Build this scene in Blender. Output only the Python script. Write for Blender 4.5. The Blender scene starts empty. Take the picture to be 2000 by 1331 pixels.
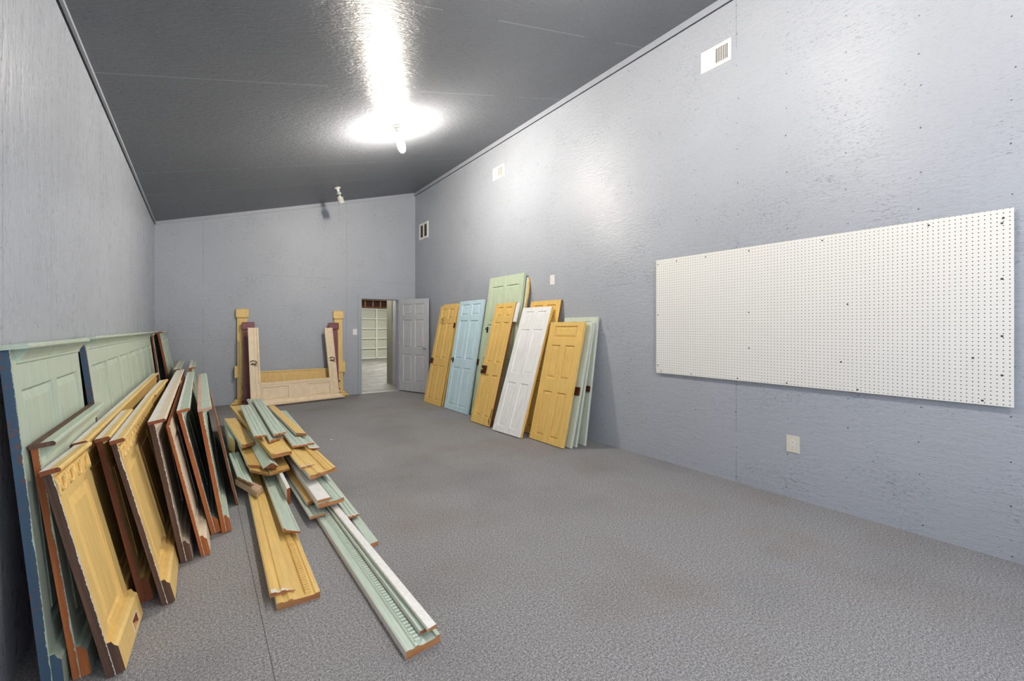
import bpy, bmesh, math, random
from mathutils import Vector, Matrix, noise as mnoise
random.seed(7)
SC = bpy.context.scene
COL = SC.collection
R = math.radians

# ------------------------------------------------------------------ camera
F_PX, HOR, EYE, YAW = 815.0, 641.0, 1.42, math.atan2(610.0, 815.0)
cam = bpy.data.cameras.new('camera'); camo = bpy.data.objects.new('camera', cam); COL.objects.link(camo)
cam.sensor_width = 36.0; cam.lens = F_PX / 2000 * 36; cam.shift_y = -(665.5 - HOR) / 2000
cam.clip_start = 0.05; cam.clip_end = 100
camo.location = (0, 0, EYE); camo.rotation_euler = (R(90), 0, -YAW)
SC.camera = camo
# ------------------------------------------------------------------ world, exposure
w = bpy.data.worlds.new('world'); SC.world = w; w.use_nodes = True
w.node_tree.nodes['Background'].inputs[0].default_value = (0.6, 0.65, 0.7, 1)
w.node_tree.nodes['Background'].inputs[1].default_value = 0.25
vs = SC.view_settings
vs.view_transform = 'Standard'; vs.look = 'None'; vs.gamma = 1; vs.use_curve_mapping = False
vs.exposure = 0.28
BULB = 1100.0         # emission of the brightest burning bulb's glass
# tungsten / LED shop lamp in the hall beyond the doorway, and an added, unseen fill light at the near end of the room
def area(name, loc, rot, sx, sy, power, col):
    l = bpy.data.lights.new(name, 'AREA'); l.shape = 'RECTANGLE'; l.size = sx; l.size_y = sy; l.energy = power; l.color = col
    o = bpy.data.objects.new(name, l); COL.objects.link(o); o.location = loc; o.rotation_euler = rot
    return o
area('hall_lamp', (6.0, 15.0, 3.4), (0, 0, 0), 3.0, 3.0, 260, (1.0, 0.97, 0.9))
area('vestibule_lamp', (3.2, 10.6, 2.9), (0, 0, 0), 0.6, 0.6, 18, (1.0, 0.95, 0.86))
area('room_end_fill', (1.6, -1.85, 1.9), (R(90), 0, R(180)), 3.2, 1.7, 115, (0.92, 0.96, 1.0))  # fill light added to lift the lower room; no window is known here

# ------------------------------------------------------------------ measuring helpers
FW = Vector((math.sin(YAW), math.cos(YAW), 0)); RT = Vector((math.cos(YAW), -math.sin(YAW), 0)); EYEV = Vector((0, 0, EYE))
def ray(px, py): return FW + RT * ((px - 1000) / F_PX) + Vector((0, 0, (HOR - py) / F_PX))
def at(px, py, z):
    """The point at height z that the photograph shows at pixel (px, py)."""
    r = ray(px, py); return EYEV + r * ((z - EYE) / r.z)

# ------------------------------------------------------------------ node helpers
def nodes(name):
    m = bpy.data.materials.new(name); m.use_nodes = True
    nt = m.node_tree; return m, nt, nt.nodes['Principled BSDF']
def N(nt, t, **kw):
    n = nt.nodes.new(t)
    for k, v in kw.items(): setattr(n, k, v)
    return n
def setin(n, **kw):
    for k, v in kw.items(): n.inputs[k.replace('_', ' ')].default_value = v
def math_n(nt, op, a, b=None, c=None):
    n = N(nt, 'ShaderNodeMath', operation=op)
    for i, x in enumerate((a, b, c)):
        if x is None: continue
        if isinstance(x, (int, float)): n.inputs[i].default_value = x
        else: nt.links.new(x, n.inputs[i])
    return n.outputs[0]
def mix(nt, fac, a, b):
    n = N(nt, 'ShaderNodeMix', data_type='RGBA')
    for i, x in ((0, fac), (6, a), (7, b)):
        if isinstance(x, (int, float)): n.inputs[i].default_value = x
        elif isinstance(x, tuple): n.inputs[i].default_value = x if len(x) == 4 else (*x, 1)
        else: nt.links.new(x, n.inputs[i])
    return n.outputs[2]
def coords(nt, scale=(1, 1, 1), kind='Object', loc=(0, 0, 0)):
    t = N(nt, 'ShaderNodeTexCoord'); m = N(nt, 'ShaderNodeMapping')
    m.inputs['Scale'].default_value = scale; m.inputs['Location'].default_value = loc
    nt.links.new(t.outputs[kind], m.inputs[0]); return m.outputs[0]
def noise(nt, vec, scale, detail=3, rough=0.55, dist=0.0):
    n = N(nt, 'ShaderNodeTexNoise'); nt.links.new(vec, n.inputs['Vector'])
    setin(n, Scale=scale, Detail=detail, Roughness=rough, Distortion=dist); return n.outputs[0]
def ramp(nt, fac, stops):
    n = N(nt, 'ShaderNodeValToRGB'); nt.links.new(fac, n.inputs[0])
    e = n.color_ramp.elements
    while len(e) < len(stops): e.new(0.5)
    for s, (p, c) in zip(e, stops): s.position = p; s.color = c if len(c) == 4 else (*c, 1)
    return n.outputs[0]
def bump(nt, bs, h, strength, dist=0.01):
    b = N(nt, 'ShaderNodeBump'); nt.links.new(h, b.inputs['Height']); setin(b, Strength=strength, Distance=dist)
    nt.links.new(b.outputs[0], bs.inputs['Normal'])
def srgb(r, g, b):
    f = lambda c: (c / 255 / 12.92) if c / 255 <= 0.04045 else ((c / 255 + 0.055) / 1.055) ** 2.4
    return (f(r), f(g), f(b))

def paint(name, col, chip=(0.75, 0.72, 0.66), amount=0.30, rough=0.42, grain=(30, 30, 4)):
    m, nt, bs = nodes(name)
    v = coords(nt, grain); n = noise(nt, v, 1.0, 4)
    lo = tuple(c * 0.9 for c in col); hi = tuple(min(1, c * 1.06) for c in col)
    base = ramp(nt, n, [(0.3, lo), (0.7, hi)])
    c2 = coords(nt, (1, 1, 1)); big = noise(nt, c2, 2.3, 2); fine = noise(nt, c2, 60, 4, 0.7)
    k = math_n(nt, 'ADD', math_n(nt, 'MULTIPLY', big, 0.5), math_n(nt, 'MULTIPLY', fine, 0.5))
    mask = math_n(nt, 'GREATER_THAN', k, 0.93 - amount)
    nt.links.new(mix(nt, mask, base, chip), bs.inputs['Base Color'])
    bs.inputs['Roughness'].default_value = rough
    bump(nt, bs, noise(nt, coords(nt, tuple(g * 3 for g in grain)), 1.0, 3), 0.10, 0.0015)
    return m
def wood(name, dark, light, axis='z', rough=0.75, fleck=None, amount=0.36):
    m, nt, bs = nodes(name)
    s = {'x': (2, 40, 40), 'y': (40, 2, 40), 'z': (40, 40, 2)}[axis]
    n = noise(nt, coords(nt, s), 1.0, 5, 0.6, 0.6)
    c = ramp(nt, n, [(0.28, dark), (0.5, tuple((a + b) / 2 for a, b in zip(dark, light))), (0.75, light)])
    if fleck:
        k = noise(nt, coords(nt, (1, 1, 1)), 22, 5, 0.7)
        c = mix(nt, math_n(nt, 'GREATER_THAN', k, 1 - amount), c, fleck)
    nt.links.new(c, bs.inputs['Base Color']); bs.inputs['Roughness'].default_value = rough
    bump(nt, bs, n, 0.25, 0.003)
    return m
def plain(name, col, rough=0.5, metal=0.0):
    m, nt, bs = nodes(name)
    n = noise(nt, coords(nt, (1, 1, 1)), 14, 3)
    nt.links.new(ramp(nt, n, [(0.25, tuple(c * 0.92 for c in col)), (0.75, col)]), bs.inputs['Base Color'])
    bs.inputs['Roughness'].default_value = rough; bs.inputs['Metallic'].default_value = metal
    return m
def rusty(name, a, b, metal=0.5, rough=0.55):
    m, nt, bs = nodes(name)
    n = noise(nt, coords(nt, (1, 1, 1)), 45, 5, 0.65)
    nt.links.new(ramp(nt, n, [(0.35, a), (0.65, b)]), bs.inputs['Base Color'])
    setin(bs, Roughness=rough, Metallic=metal); bump(nt, bs, n, 0.4, 0.003); return m

def osb(name, col, run, seam_axis, seams, height_seams=(), rough=0.30, spec=0.30, bstr=0.5, vertical=False, light_seam=False, nails=True):
    """Painted strand board: flakes lying along `run`, fine pits, nail heads, sheet seams."""
    m, nt, bs = nodes(name)
    geo = N(nt, 'ShaderNodeTexCoord'); sep = N(nt, 'ShaderNodeSeparateXYZ'); nt.links.new(geo.outputs['Object'], sep.inputs[0])
    ax = {'x': sep.outputs[0], 'y': sep.outputs[1], 'z': sep.outputs[2]}
    st = {'x': (9, 40, 40), 'y': (40, 9, 40), 'z': (34, 34, 2.6)}[run]
    wob = N(nt, 'ShaderNodeTexNoise'); nt.links.new(coords(nt), wob.inputs['Vector']); setin(wob, Scale=7.0, Detail=2.0)
    mp = coords(nt, st)
    va = N(nt, 'ShaderNodeVectorMath', operation='MULTIPLY_ADD'); nt.links.new(wob.outputs['Color'], va.inputs[0])
    va.inputs[1].default_value = (2.5, 2.5, 2.5); nt.links.new(mp, va.inputs[2])
    flake = noise(nt, va.outputs[0], 1.0, 4, 0.62)
    fine = noise(nt, coords(nt, tuple(3.2 * q for q in st)), 1.0, 4, 0.65)
    tone = noise(nt, coords(nt), 0.8, 2)
    base = ramp(nt, tone, [(0.3, tuple(c * 0.95 for c in col)), (0.7, tuple(c * 1.05 for c in col))])
    base = mix(nt, ramp(nt, fine, [(0.52, (0, 0, 0)), (0.72, (0.35, 0.35, 0.35))]), base, tuple(c * 0.62 for c in col))
    # pits where paint missed a gap between flakes
    pit_s = {'x': (34, 170, 170), 'y': (170, 34, 170), 'z': (170, 170, 24)}[run]
    pit = noise(nt, coords(nt, pit_s), 1.0, 2, 0.6)
    patch = noise(nt, coords(nt), 2.2, 3)
    pm = ramp(nt, math_n(nt, 'ADD', math_n(nt, 'MULTIPLY', pit, 0.7), math_n(nt, 'MULTIPLY', patch, 0.3)), [(0.60, (0, 0, 0)), (0.66, (1, 1, 1))])
    base = mix(nt, math_n(nt, 'MULTIPLY', pm, 0.5), base, (0.05, 0.06, 0.085))
    height = math_n(nt, 'ADD', flake, math_n(nt, 'MULTIPLY', fine, 0.5))
    # nail heads in rows on the studs
    if nails:
        a = ax[seam_axis]; b = ax['z'] if seam_axis != 'z' else ax['x']
        if light_seam: b = ax['x']
        jit = noise(nt, coords(nt, (1, 1, 1)), 2.6, 1); jit2 = noise(nt, coords(nt, (1, 1, 1), loc=(9, 4, 2)), 2.1, 1)
        cell = lambda o, off, size, jt, amp: math_n(nt, 'ADD', math_n(nt, 'SUBTRACT', math_n(nt, 'MODULO', math_n(nt, 'ADD', o, off), size), size / 2), math_n(nt, 'MULTIPLY', math_n(nt, 'SUBTRACT', jt, 0.5), amp))
        da = cell(a, 40.6 + 0.009 - seams[0] + 0.203, 0.406, jit, 0.05)
        db = cell(b, 40.03, 0.27, jit2, 0.30)
        d = math_n(nt, 'SQRT', math_n(nt, 'ADD', math_n(nt, 'POWER', math_n(nt, 'ABSOLUTE', da), 2.0), math_n(nt, 'POWER', math_n(nt, 'ABSOLUTE', db), 2.0)))
        nm = math_n(nt, 'LESS_THAN', d, 0.0046)
        base = mix(nt, math_n(nt, 'MULTIPLY', nm, 0.85), base, (0.03, 0.035, 0.045))
    for s in seams:
        d = math_n(nt, 'ABSOLUTE', math_n(nt, 'SUBTRACT', math_n(nt, 'ADD', ax[seam_axis], math_n(nt, 'MULTIPLY', math_n(nt, 'SUBTRACT', wob.outputs[0], 0.5), 0.006)), s))
        k = math_n(nt, 'LESS_THAN', d, 0.0022 if not light_seam else 0.005)
        brk = math_n(nt, 'GREATER_THAN', noise(nt, coords(nt, (1.1, 1.1, 1.1)), 1.0, 1), 0.42)
        k = math_n(nt, 'MULTIPLY', k, brk)
        if light_seam: height = math_n(nt, 'ADD', height, math_n(nt, 'MULTIPLY', k, 2.0)); base = mix(nt, math_n(nt, 'MULTIPLY', k, 0.6), base, tuple(min(1, c * 2.2) for c in col))  # glossy glint along the seam ridges is also lightened into the base colour
        else: base = mix(nt, math_n(nt, 'MULTIPLY', k, 0.5), base, (0.05, 0.055, 0.07))
    for s in height_seams:
        d = math_n(nt, 'ABSOLUTE', math_n(nt, 'SUBTRACT', ax['z'], s)); k = math_n(nt, 'LESS_THAN', d, 0.0018)
        brk = math_n(nt, 'GREATER_THAN', noise(nt, coords(nt, (0.7, 0.7, 0.7)), 1.0, 1), 0.5)
        base = mix(nt, math_n(nt, 'MULTIPLY', math_n(nt, 'MULTIPLY', k, brk), 0.5), base, (0.07, 0.08, 0.1))
    nt.links.new(base, bs.inputs['Base Color'])
    rr = ramp(nt, flake, [(0.3, (rough * 0.85,) * 3), (0.7, (min(1, rough * 1.25),) * 3)])
    nt.links.new(rr, bs.inputs['Roughness'])
    bs.inputs['Specular IOR Level'].default_value = spec
    bump(nt, bs, height, bstr, 0.008)
    return m

# ------------------------------------------------------------------ mesh helpers
class MB:
    def __init__(s): s.v = []; s.f = []; s.m = []; s.d = {}
    def vid(s, p):
        k = (round(p[0], 5), round(p[1], 5), round(p[2], 5))
        if k not in s.d: s.d[k] = len(s.v); s.v.append(k)
        return s.d[k]
    def face(s, pts, m=0):
        ids = [s.vid(p) for p in pts]
        u = []
        for i in ids:
            if i not in u: u.append(i)
        if len(u) >= 3: s.f.append(u); s.m.append(m)
    def box(s, x0, x1, y0, y1, z0, z1, m=0, mm=None):
        """mm: per-face materials {'x0','x1','y0','y1','z0','z1'}; own vertices so neighbours never fuse."""
        s.d = {}
        g = lambda k: (mm or {}).get(k, m)
        a = [(x0, y0, z0), (x1, y0, z0), (x1, y1, z0), (x0, y1, z0), (x0, y0, z1), (x1, y0, z1), (x1, y1, z1), (x0, y1, z1)]
        for k, q in (('z0', (0, 3, 2, 1)), ('z1', (4, 5, 6, 7)), ('y0', (0, 1, 5, 4)), ('x1', (1, 2, 6, 5)), ('y1', (2, 3, 7, 6)), ('x0', (3, 0, 4, 7))):
            s.face([a[i] for i in q], g(k))
        s.d = {}
    def extrude(s, prof, fn, a, b, mats, cap0=1, cap1=1, sk0=None, sk1=None):
        """prof: closed list of 2D points; fn(u, v, t) -> xyz; mats[i] for the side between i and i+1."""
        s.d = {}
        n = len(prof)
        A = [fn(u, v, a + (sk0(u, v) if sk0 else 0)) for u, v in prof]; B = [fn(u, v, b + (sk1(u, v) if sk1 else 0)) for u, v in prof]
        for i in range(n):
            j = (i + 1) % n; s.face([A[i], A[j], B[j], B[i]], mats[i] if isinstance(mats, (list, tuple)) else mats)
        s.face(A[::-1], cap0); s.face(B, cap1); s.d = {}
    def lathe(s, prof, n=24, m=0, c=(0, 0)):
        s.d = {}
        for i in range(len(prof) - 1):
            (r0, z0), (r1, z1) = prof[i], prof[i + 1]
            for k in range(n):
                a, b = 2 * math.pi * k / n, 2 * math.pi * (k + 1) / n
                P = lambda r, z, t: (c[0] + r * math.cos(t), c[1] + r * math.sin(t), z)
                s.face([P(r0, z0, a), P(r0, z0, b), P(r1, z1, b), P(r1, z1, a)], m)
        s.d = {}
    def tube(s, pts, r, n=8, m=0):
        s.d = {}
        pts = [Vector(p) for p in pts]; rings = []
        up = Vector((0.31, 0.27, 0.91)).normalized()
        for i, p in enumerate(pts):
            t = (pts[min(i + 1, len(pts) - 1)] - pts[max(i - 1, 0)]).normalized()
            a = t.cross(up); a = a.normalized() if a.length > 1e-4 else t.orthogonal().normalized(); b = t.cross(a)
            rr = r[i] if isinstance(r, (list, tuple)) else r
            rings.append([p + (a * math.cos(2 * math.pi * k / n) + b * math.sin(2 * math.pi * k / n)) * rr for k in range(n)])
        for i in range(len(rings) - 1):
            for k in range(n):
                q = (k + 1) % n; s.face([rings[i][k], rings[i][q], rings[i + 1][q], rings[i + 1][k]], m)
        s.face(rings[0][::-1], m); s.face(rings[-1], m); s.d = {}
    def build(s, name, mats, parent=None, smooth=False, bevel=0.0, matrix=None):
        me = bpy.data.meshes.new(name); me.from_pydata([Vector(p) for p in s.v], [], s.f)
        for x in (mats if isinstance(mats, (list, tuple)) else [mats]): me.materials.append(x)
        for p, i in zip(me.polygons, s.m): p.material_index = min(i, len(me.materials) - 1)
        bm = bmesh.new(); bm.from_mesh(me); bmesh.ops.recalc_face_normals(bm, faces=bm.faces); bm.to_mesh(me); bm.free()
        if smooth:
            for p in me.polygons: p.use_smooth = True
        o = bpy.data.objects.new(name, me); COL.objects.link(o)
        if parent: o.parent = parent
        if matrix is not None: o.matrix_world = matrix
        if bevel:
            b = o.modifiers.new('bevel', 'BEVEL'); b.width = bevel; b.segments = 1; b.limit_method = 'ANGLE'; b.angle_limit = R(40)
        return o
def tag(o, label, cat, group=None):
    o['label'] = label; o['category'] = cat; o['kind'] = 'thing'
    if group: o['group'] = group
    return o
def empty(name, M, label, cat, group=None):
    o = bpy.data.objects.new(name, None); o.empty_display_size = 0.1; COL.objects.link(o); o.matrix_world = M
    return tag(o, label, cat, group)
def struct(o): o['kind'] = 'structure'; return o
def part_label(o, t): o['label'] = t; return o

def lean_frame(p0, p1, top):
    """p0, p1: the front face's bottom corners (viewer's left, right); top: the point above p0 on the front face's upper edge. Front looks along local -y."""
    p0, p1, top = Vector(p0), Vector(p1), Vector(top)
    ex = (p1 - p0).normalized(); ez = (top - p0); ez -= ex * ez.dot(ex); ez.normalize(); ey = ez.cross(ex)
    M = Matrix.Identity(4)
    for i in range(3): M[i][0], M[i][1], M[i][2], M[i][3] = ex[i], ey[i], ez[i], p0[i]
    return M, ey
def grounded(p0, p1, top, t):
    M, ey = lean_frame(p0, p1, top)
    if ey.z < 0: M[2][3] += -ey.z * t
    return M

# ------------------------------------------------------------------ the setting
WALL = srgb(178, 183, 192)
m_wall_r = osb('painted_strand_board_side', WALL, 'y', 'y', [1.841, 6.796], (1.93,))
m_wall_b = osb('painted_strand_board_end', WALL, 'x', 'x', [0.05, 2.49], (2.44, 1.2))
m_wall_l = osb('painted_plywood', WALL, 'z', 'y', [2.492, 3.157 + 0.0, 4.471, 5.891, 7.144], (), rough=0.29, spec=0.5, bstr=0.38)
m_ceil = osb('painted_ceiling_board', srgb(122, 125, 131), 'x', 'y', [2.84, 4.15, 6.57, 7.58, 1.6], (), rough=0.32, spec=0.13, bstr=0.9, light_seam=True)
m_trim = plain('painted_trim', srgb(176, 180, 190), 0.4)
m_trimd = plain('painted_jamb', srgb(172, 178, 188), 0.42)

XL = -0.615
def XR(y): return 3.95 + 0.0055 * y
def YB(x): return 9.33 - 0.052 * (x + 0.615)
def ZC(x): return 3.23 + 0.286 * (x + 0.615)
YF = -2.0
def wall_poly(name, pts, n, th, mat):
    """A wall as a slab: inner outline pts, thickness th outward along n."""
    b = MB(); n = Vector(n).normalized() * th; A = [Vector(p) for p in pts]; B = [p + n for p in A]
    b.face(A); b.face(B[::-1])
    for i in range(len(A)):
        j = (i + 1) % len(A); b.face([A[i], A[j], B[j], B[i]])
    return struct(b.build(name, mat))
xr0, xr1 = XR(YF), XR(9.1); zr = lambda x: ZC(x)
wall_poly('wall_right', [(xr0, YF, 0), (xr1, YB(xr1), 0), (xr1, YB(xr1), zr(xr1)), (xr0, YF, zr(xr0))], (1, -0.0055, 0), 0.12, m_wall_r)
GAPL = 0.06   # the wall boards stop short of the ceiling strip: an open gap, its shade painted on the backing
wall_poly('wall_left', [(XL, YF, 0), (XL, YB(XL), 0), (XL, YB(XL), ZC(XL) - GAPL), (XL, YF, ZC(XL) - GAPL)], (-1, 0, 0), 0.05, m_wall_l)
m_gap_shade = plain('painted_gap_shade', (0.012, 0.012, 0.013), 0.9)  # near-black colour standing in for the shade inside the ceiling gaps
wall_poly('wall_left_backing', [(XL - 0.055, YF, 0), (XL - 0.055, YB(XL), 0), (XL - 0.055, YB(XL), ZC(XL - 0.055)), (XL - 0.055, YF, ZC(XL - 0.055))], (-1, 0, 0), 0.08, m_gap_shade)
wall_poly('wall_front', [(XL, YF, 0), (xr0, YF, 0), (xr0, YF, zr(xr0)), (XL, YF, ZC(XL))], (0, -1, 0), 0.12, m_wall_b)
# end wall with the doorway cut out
DX0, DX1, DZ = 2.775, 3.615, 2.075
b = MB(); th = 0.13
def seg(x0, x1, za, zb0, zb1):
    P = [(x0, YB(x0), za), (x1, YB(x1), za), (x1, YB(x1), zb1), (x0, YB(x0), zb0)]
    Q = [(x, y + th, z) for x, y, z in P]
    b.d = {}
    b.face(P); b.face(Q[::-1])
    for i in range(4): b.face([P[i], P[(i + 1) % 4], Q[(i + 1) % 4], Q[i]])
seg(XL, DX0, 0, ZC(XL), ZC(DX0)); seg(DX0, DX1, DZ, ZC(DX0), ZC(DX1)); seg(DX1, xr1, 0, ZC(DX1), ZC(xr1))
struct(b.build('wall_back', m_wall_b))
xl_ = XL - 0.2
wall_poly('ceiling', [(xl_, YF, ZC(xl_)), (xr0 , YF, ZC(xr0)), (xr1, YB(xr1), ZC(xr1)), (xl_, YB(XL), ZC(xl_))], (-0.286, 0, 1), 0.1, m_ceil)

def carpet():
    m, nt, bs = nodes('grey_carpet')
    v = coords(nt)
    f1 = noise(nt, v, 260, 2, 0.75); f2 = noise(nt, v, 95, 3, 0.7); big = noise(nt, v, 1.1, 3); big2 = noise(nt, coords(nt, loc=(5, 3, 0)), 0.8, 3)
    a = math_n(nt, 'ADD', math_n(nt, 'MULTIPLY', f1, 0.6), math_n(nt, 'MULTIPLY', f2, 0.4))
    c = ramp(nt, a, [(0.37, srgb(82, 82, 86)), (0.5, srgb(144, 143, 145)), (0.63, srgb(208, 207, 206))])
    brown = ramp(nt, big, [(0.5, (0, 0, 0)), (0.75, (0.35, 0.35, 0.35))])
    c = mix(nt, brown, c, srgb(132, 114, 98))
    c = mix(nt, ramp(nt, big2, [(0.5, (0, 0, 0)), (0.75, (0.32, 0.32, 0.32))]), c, srgb(96, 96, 100))
    geo = N(nt, 'ShaderNodeTexCoord'); sep = N(nt, 'ShaderNodeSeparateXYZ'); nt.links.new(geo.outputs['Object'], sep.inputs[0])
    d = math_n(nt, 'ABSOLUTE', math_n(nt, 'SUBTRACT', sep.outputs[0], 0.243)); k = math_n(nt, 'LESS_THAN', d, 0.002)
    c = mix(nt, math_n(nt, 'MULTIPLY', k, 0.6), c, (0.03, 0.03, 0.035))
    nt.links.new(c, bs.inputs['Base Color']); bs.inputs['Roughness'].default_value = 0.97
    bs.inputs['Specular IOR Level'].default_value = 0.1
    bump(nt, bs, a, 0.22, 0.003)
    return m
b = MB(); b.box(XL - 0.1, xr1 + 0.1, YF - 0.1, 9.22, -0.1, 0)
struct(b.build('floor', carpet()))

# ceiling trims: a strip along each wall
def strip(name, p, q, wdt, hgt, inward, mat):
    """A flat strip from p to q (top edge touching the ceiling line), hgt tall, wdt proud of the wall along inward."""
    b = MB(); p, q, i = Vector(p), Vector(q), Vector(inward).normalized() * wdt; d = Vector((0, 0, -hgt)); s = Vector((0, 0, 0))
    up = Vector((0, 0, 0.286 * i.x))
    A = [p, p + i + up, p + i + d + up, p + d]; B = [q, q + i + up, q + i + d + up, q + d]
    for k in range(4): b.face([A[k], A[(k + 1) % 4], B[(k + 1) % 4], B[k]])
    b.face(A[::-1]); b.face(B)
    return struct(b.build(name, mat))
strip('trim_1', (XL, YF, ZC(XL)), (XL, YB(XL), ZC(XL)), 0.016, 0.024, (1, 0, 0), m_trim)
strip('trim_2', (xr0, YF, zr(xr0)), (xr1, YB(xr1), zr(xr1)), 0.025, 0.07, (-1, 0, 0), m_trim)
b = MB()
x0, x1 = XL + 0.016, xr1 - 0.03
P = [(x0, YB(x0), ZC(x0)), (x1, YB(x1), ZC(x1)), (x1, YB(x1), ZC(x1) - 0.07), (x0, YB(x0), ZC(x0) - 0.06)]; Q = [(x, y - 0.018, z) for x, y, z in P]
b.face(P); b.face(Q[::-1])
for k in range(4): b.face([P[k], P[(k + 1) % 4], Q[(k + 1) % 4], Q[k]])
struct(b.build('trim_3', m_trim))
strip('shade_strip', (xr0, YF, zr(xr0) - 0.0705), (xr1, YB(xr1), zr(xr1) - 0.0705), 0.006, 0.007, (-1, 0, 0), m_gap_shade)  # dark strip added to draw the shade line under the ceiling trim
# door casing (one trim) and the metal strip at the sill
b = MB(); yb = YB(3.2)
ang = math.atan(-0.052)
Mdoor = Matrix.Translation((DX0, YB(DX0), 0)) @ Matrix.Rotation(ang, 4, 'Z')
W = (DX1 - DX0) / math.cos(ang)
b.box(-0.055, 0.02, -0.018, 0.15, 0, DZ + 0.055); b.box(W - 0.02, W + 0.055, -0.018, 0.15, 0, DZ + 0.055); b.box(0.02, W - 0.02, -0.018, 0.15, DZ - 0.02, DZ + 0.055)
b.box(0.02, 0.032, 0.05, 0.09, 0, DZ - 0.02); b.box(W - 0.032, W - 0.02, 0.05, 0.09, 0, DZ - 0.02); b.box(0.032, W - 0.032, 0.05, 0.09, DZ - 0.032, DZ - 0.02)
struct(b.build('trim_4', m_trimd, matrix=Mdoor))
b = MB(); b.extrude([(-0.02, 0), (0.03, 0), (0.025, 0.008), (-0.012, 0.008)], lambda u, v, t: (t, u, v), 0.02, W - 0.02, 0, 0, 0)
struct(b.build('trim_5', plain('bright_metal_strip', (0.72, 0.7, 0.66), 0.35, 0.6), matrix=Mdoor))

# unseen frame added around the fill light at the near end of the room
b = MB()
for q in ((-0.08, 0.0, 1.0, 2.8), (3.2, 3.28, 1.0, 2.8), (0.0, 3.2, 0.97, 1.05), (0.0, 3.2, 2.75, 2.83)): b.box(q[0], q[1], YF, YF + 0.1, q[2], q[3])
struct(b.build('fill_light_frame', m_trim))

# ------------------------------------------------------------------ panelled slabs
def slab(root, L, h, t, openings, face, edge, back, edges=None, depth=0.02, name='frame', bevel=0.0015, wear=None):
    """Stiles and rails in one mesh: openings are (x0, x1, z0, z1)."""
    b = MB()
    xs = sorted({0, L, *[o[0] for o in openings], *[o[1] for o in openings]}); zs = sorted({0, h, *[o[2] for o in openings], *[o[3] for o in openings]})
    def inside(x, z): return any(o[0] < x < o[1] and o[2] < z < o[3] for o in openings)
    for i in range(len(xs) - 1):
        for j in range(len(zs) - 1):
            if inside((xs[i] + xs[i + 1]) / 2, (zs[j] + zs[j + 1]) / 2): continue
            b.face([(xs[i], 0, zs[j]), (xs[i + 1], 0, zs[j]), (xs[i + 1], 0, zs[j + 1]), (xs[i], 0, zs[j + 1])], 0)
    e = edges or {}
    ring = lambda y: ([(x, y, 0) for x in xs], [(x, y, h) for x in xs], [(0, y, z) for z in zs], [(L, y, z) for z in zs])
    f0, b0 = ring(0), ring(t)
    for k, nm in enumerate(('z0', 'z1', 'x0', 'x1')):
        for i in range(len(f0[k]) - 1): b.face([f0[k][i], f0[k][i + 1], b0[k][i + 1], b0[k][i]], e.get(nm, 1))
    b.face([(0, t, 0), (L, t, 0), (L, t, h), (0, t, h)][::-1], 2)
    for (xa, xb, za, zb) in openings:
        for p, q in (((xa, za), (xb, za)), ((xb, za), (xb, zb)), ((xb, zb), (xa, zb)), ((xa, zb), (xa, za))):
            dx = 0.006 * (1 if p[0] == q[0] == xa else -1 if p[0] == q[0] == xb else 0); 
            b.face([(p[0], 0, p[1]), (q[0], 0, q[1]), (q[0], depth, q[1]), (p[0], depth, p[1])], 0)
    if wear:   # torn paint along the near end: primer showing in a ragged line on the end and the face
        rr = random.Random(int(L * 977 + h * 131)); n = int(h / 0.007); wv = []
        for k in range(n + 1): wv.append((0.0008 + 0.005 * max(0, mnoise.noise(Vector((k * 0.05, L * 5, 1.0)))) + 0.003 * max(0, mnoise.noise(Vector((k * 0.37, L * 5, 4.0)))) + 0.0025 * rr.random() ** 2, 0.008 * max(0, mnoise.noise(Vector((k * 0.17, L * 9, 7.0))) - 0.15) + 0.002 * rr.random() ** 3))
        for k in range(n):
            za, zb = h * k / n, h * (k + 1) / n; (a0, f0_), (a1, f1_) = wv[k], wv[k + 1]
            b.d = {}; b.face([(-0.0008, 0, za), (-0.0008, a0, za), (-0.0008, a1, zb), (-0.0008, 0, zb)], 3)
            b.face([(-0.0008, -0.0008, za), (f0_, -0.0008, za), (f1_, -0.0008, zb), (-0.0008, -0.0008, zb)], 3)
    return b.build(name, [face, edge, back] + ([wear] if wear else []), root, bevel=bevel)
def raised_panel(root, o, t, face, depth=0.016, margin=0.03, name='panel', field=0.003):
    xa, xb, za, zb = o; b = MB(); g = 0.0006
    xa += g; xb -= g; za += g; zb -= g
    k = 0.006; m = min(margin, (xb - xa) * 0.3, (zb - za) * 0.3)
    def rect(i, y): return [(xa + i, y, za + i), (xb - i, y, za + i), (xb - i, y, zb - i), (xa + i, y, zb - i)]
    rings = [rect(0, depth - 0.010), rect(k, depth), rect(k + 0.004, depth), rect(m, field + 0.003), rect(m + 0.002, field)]
    for A, B in zip(rings, rings[1:]):
        for i in range(4): b.face([A[i], A[(i + 1) % 4], B[(i + 1) % 4], B[i]])
    b.face(rings[-1])
    back = rect(0, t - 0.004)
    for i in range(4): b.face([rings[0][i], back[i], back[(i + 1) % 4], rings[0][(i + 1) % 4]])
    b.face(back[::-1])
    return b.build(name, face, root)

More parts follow.
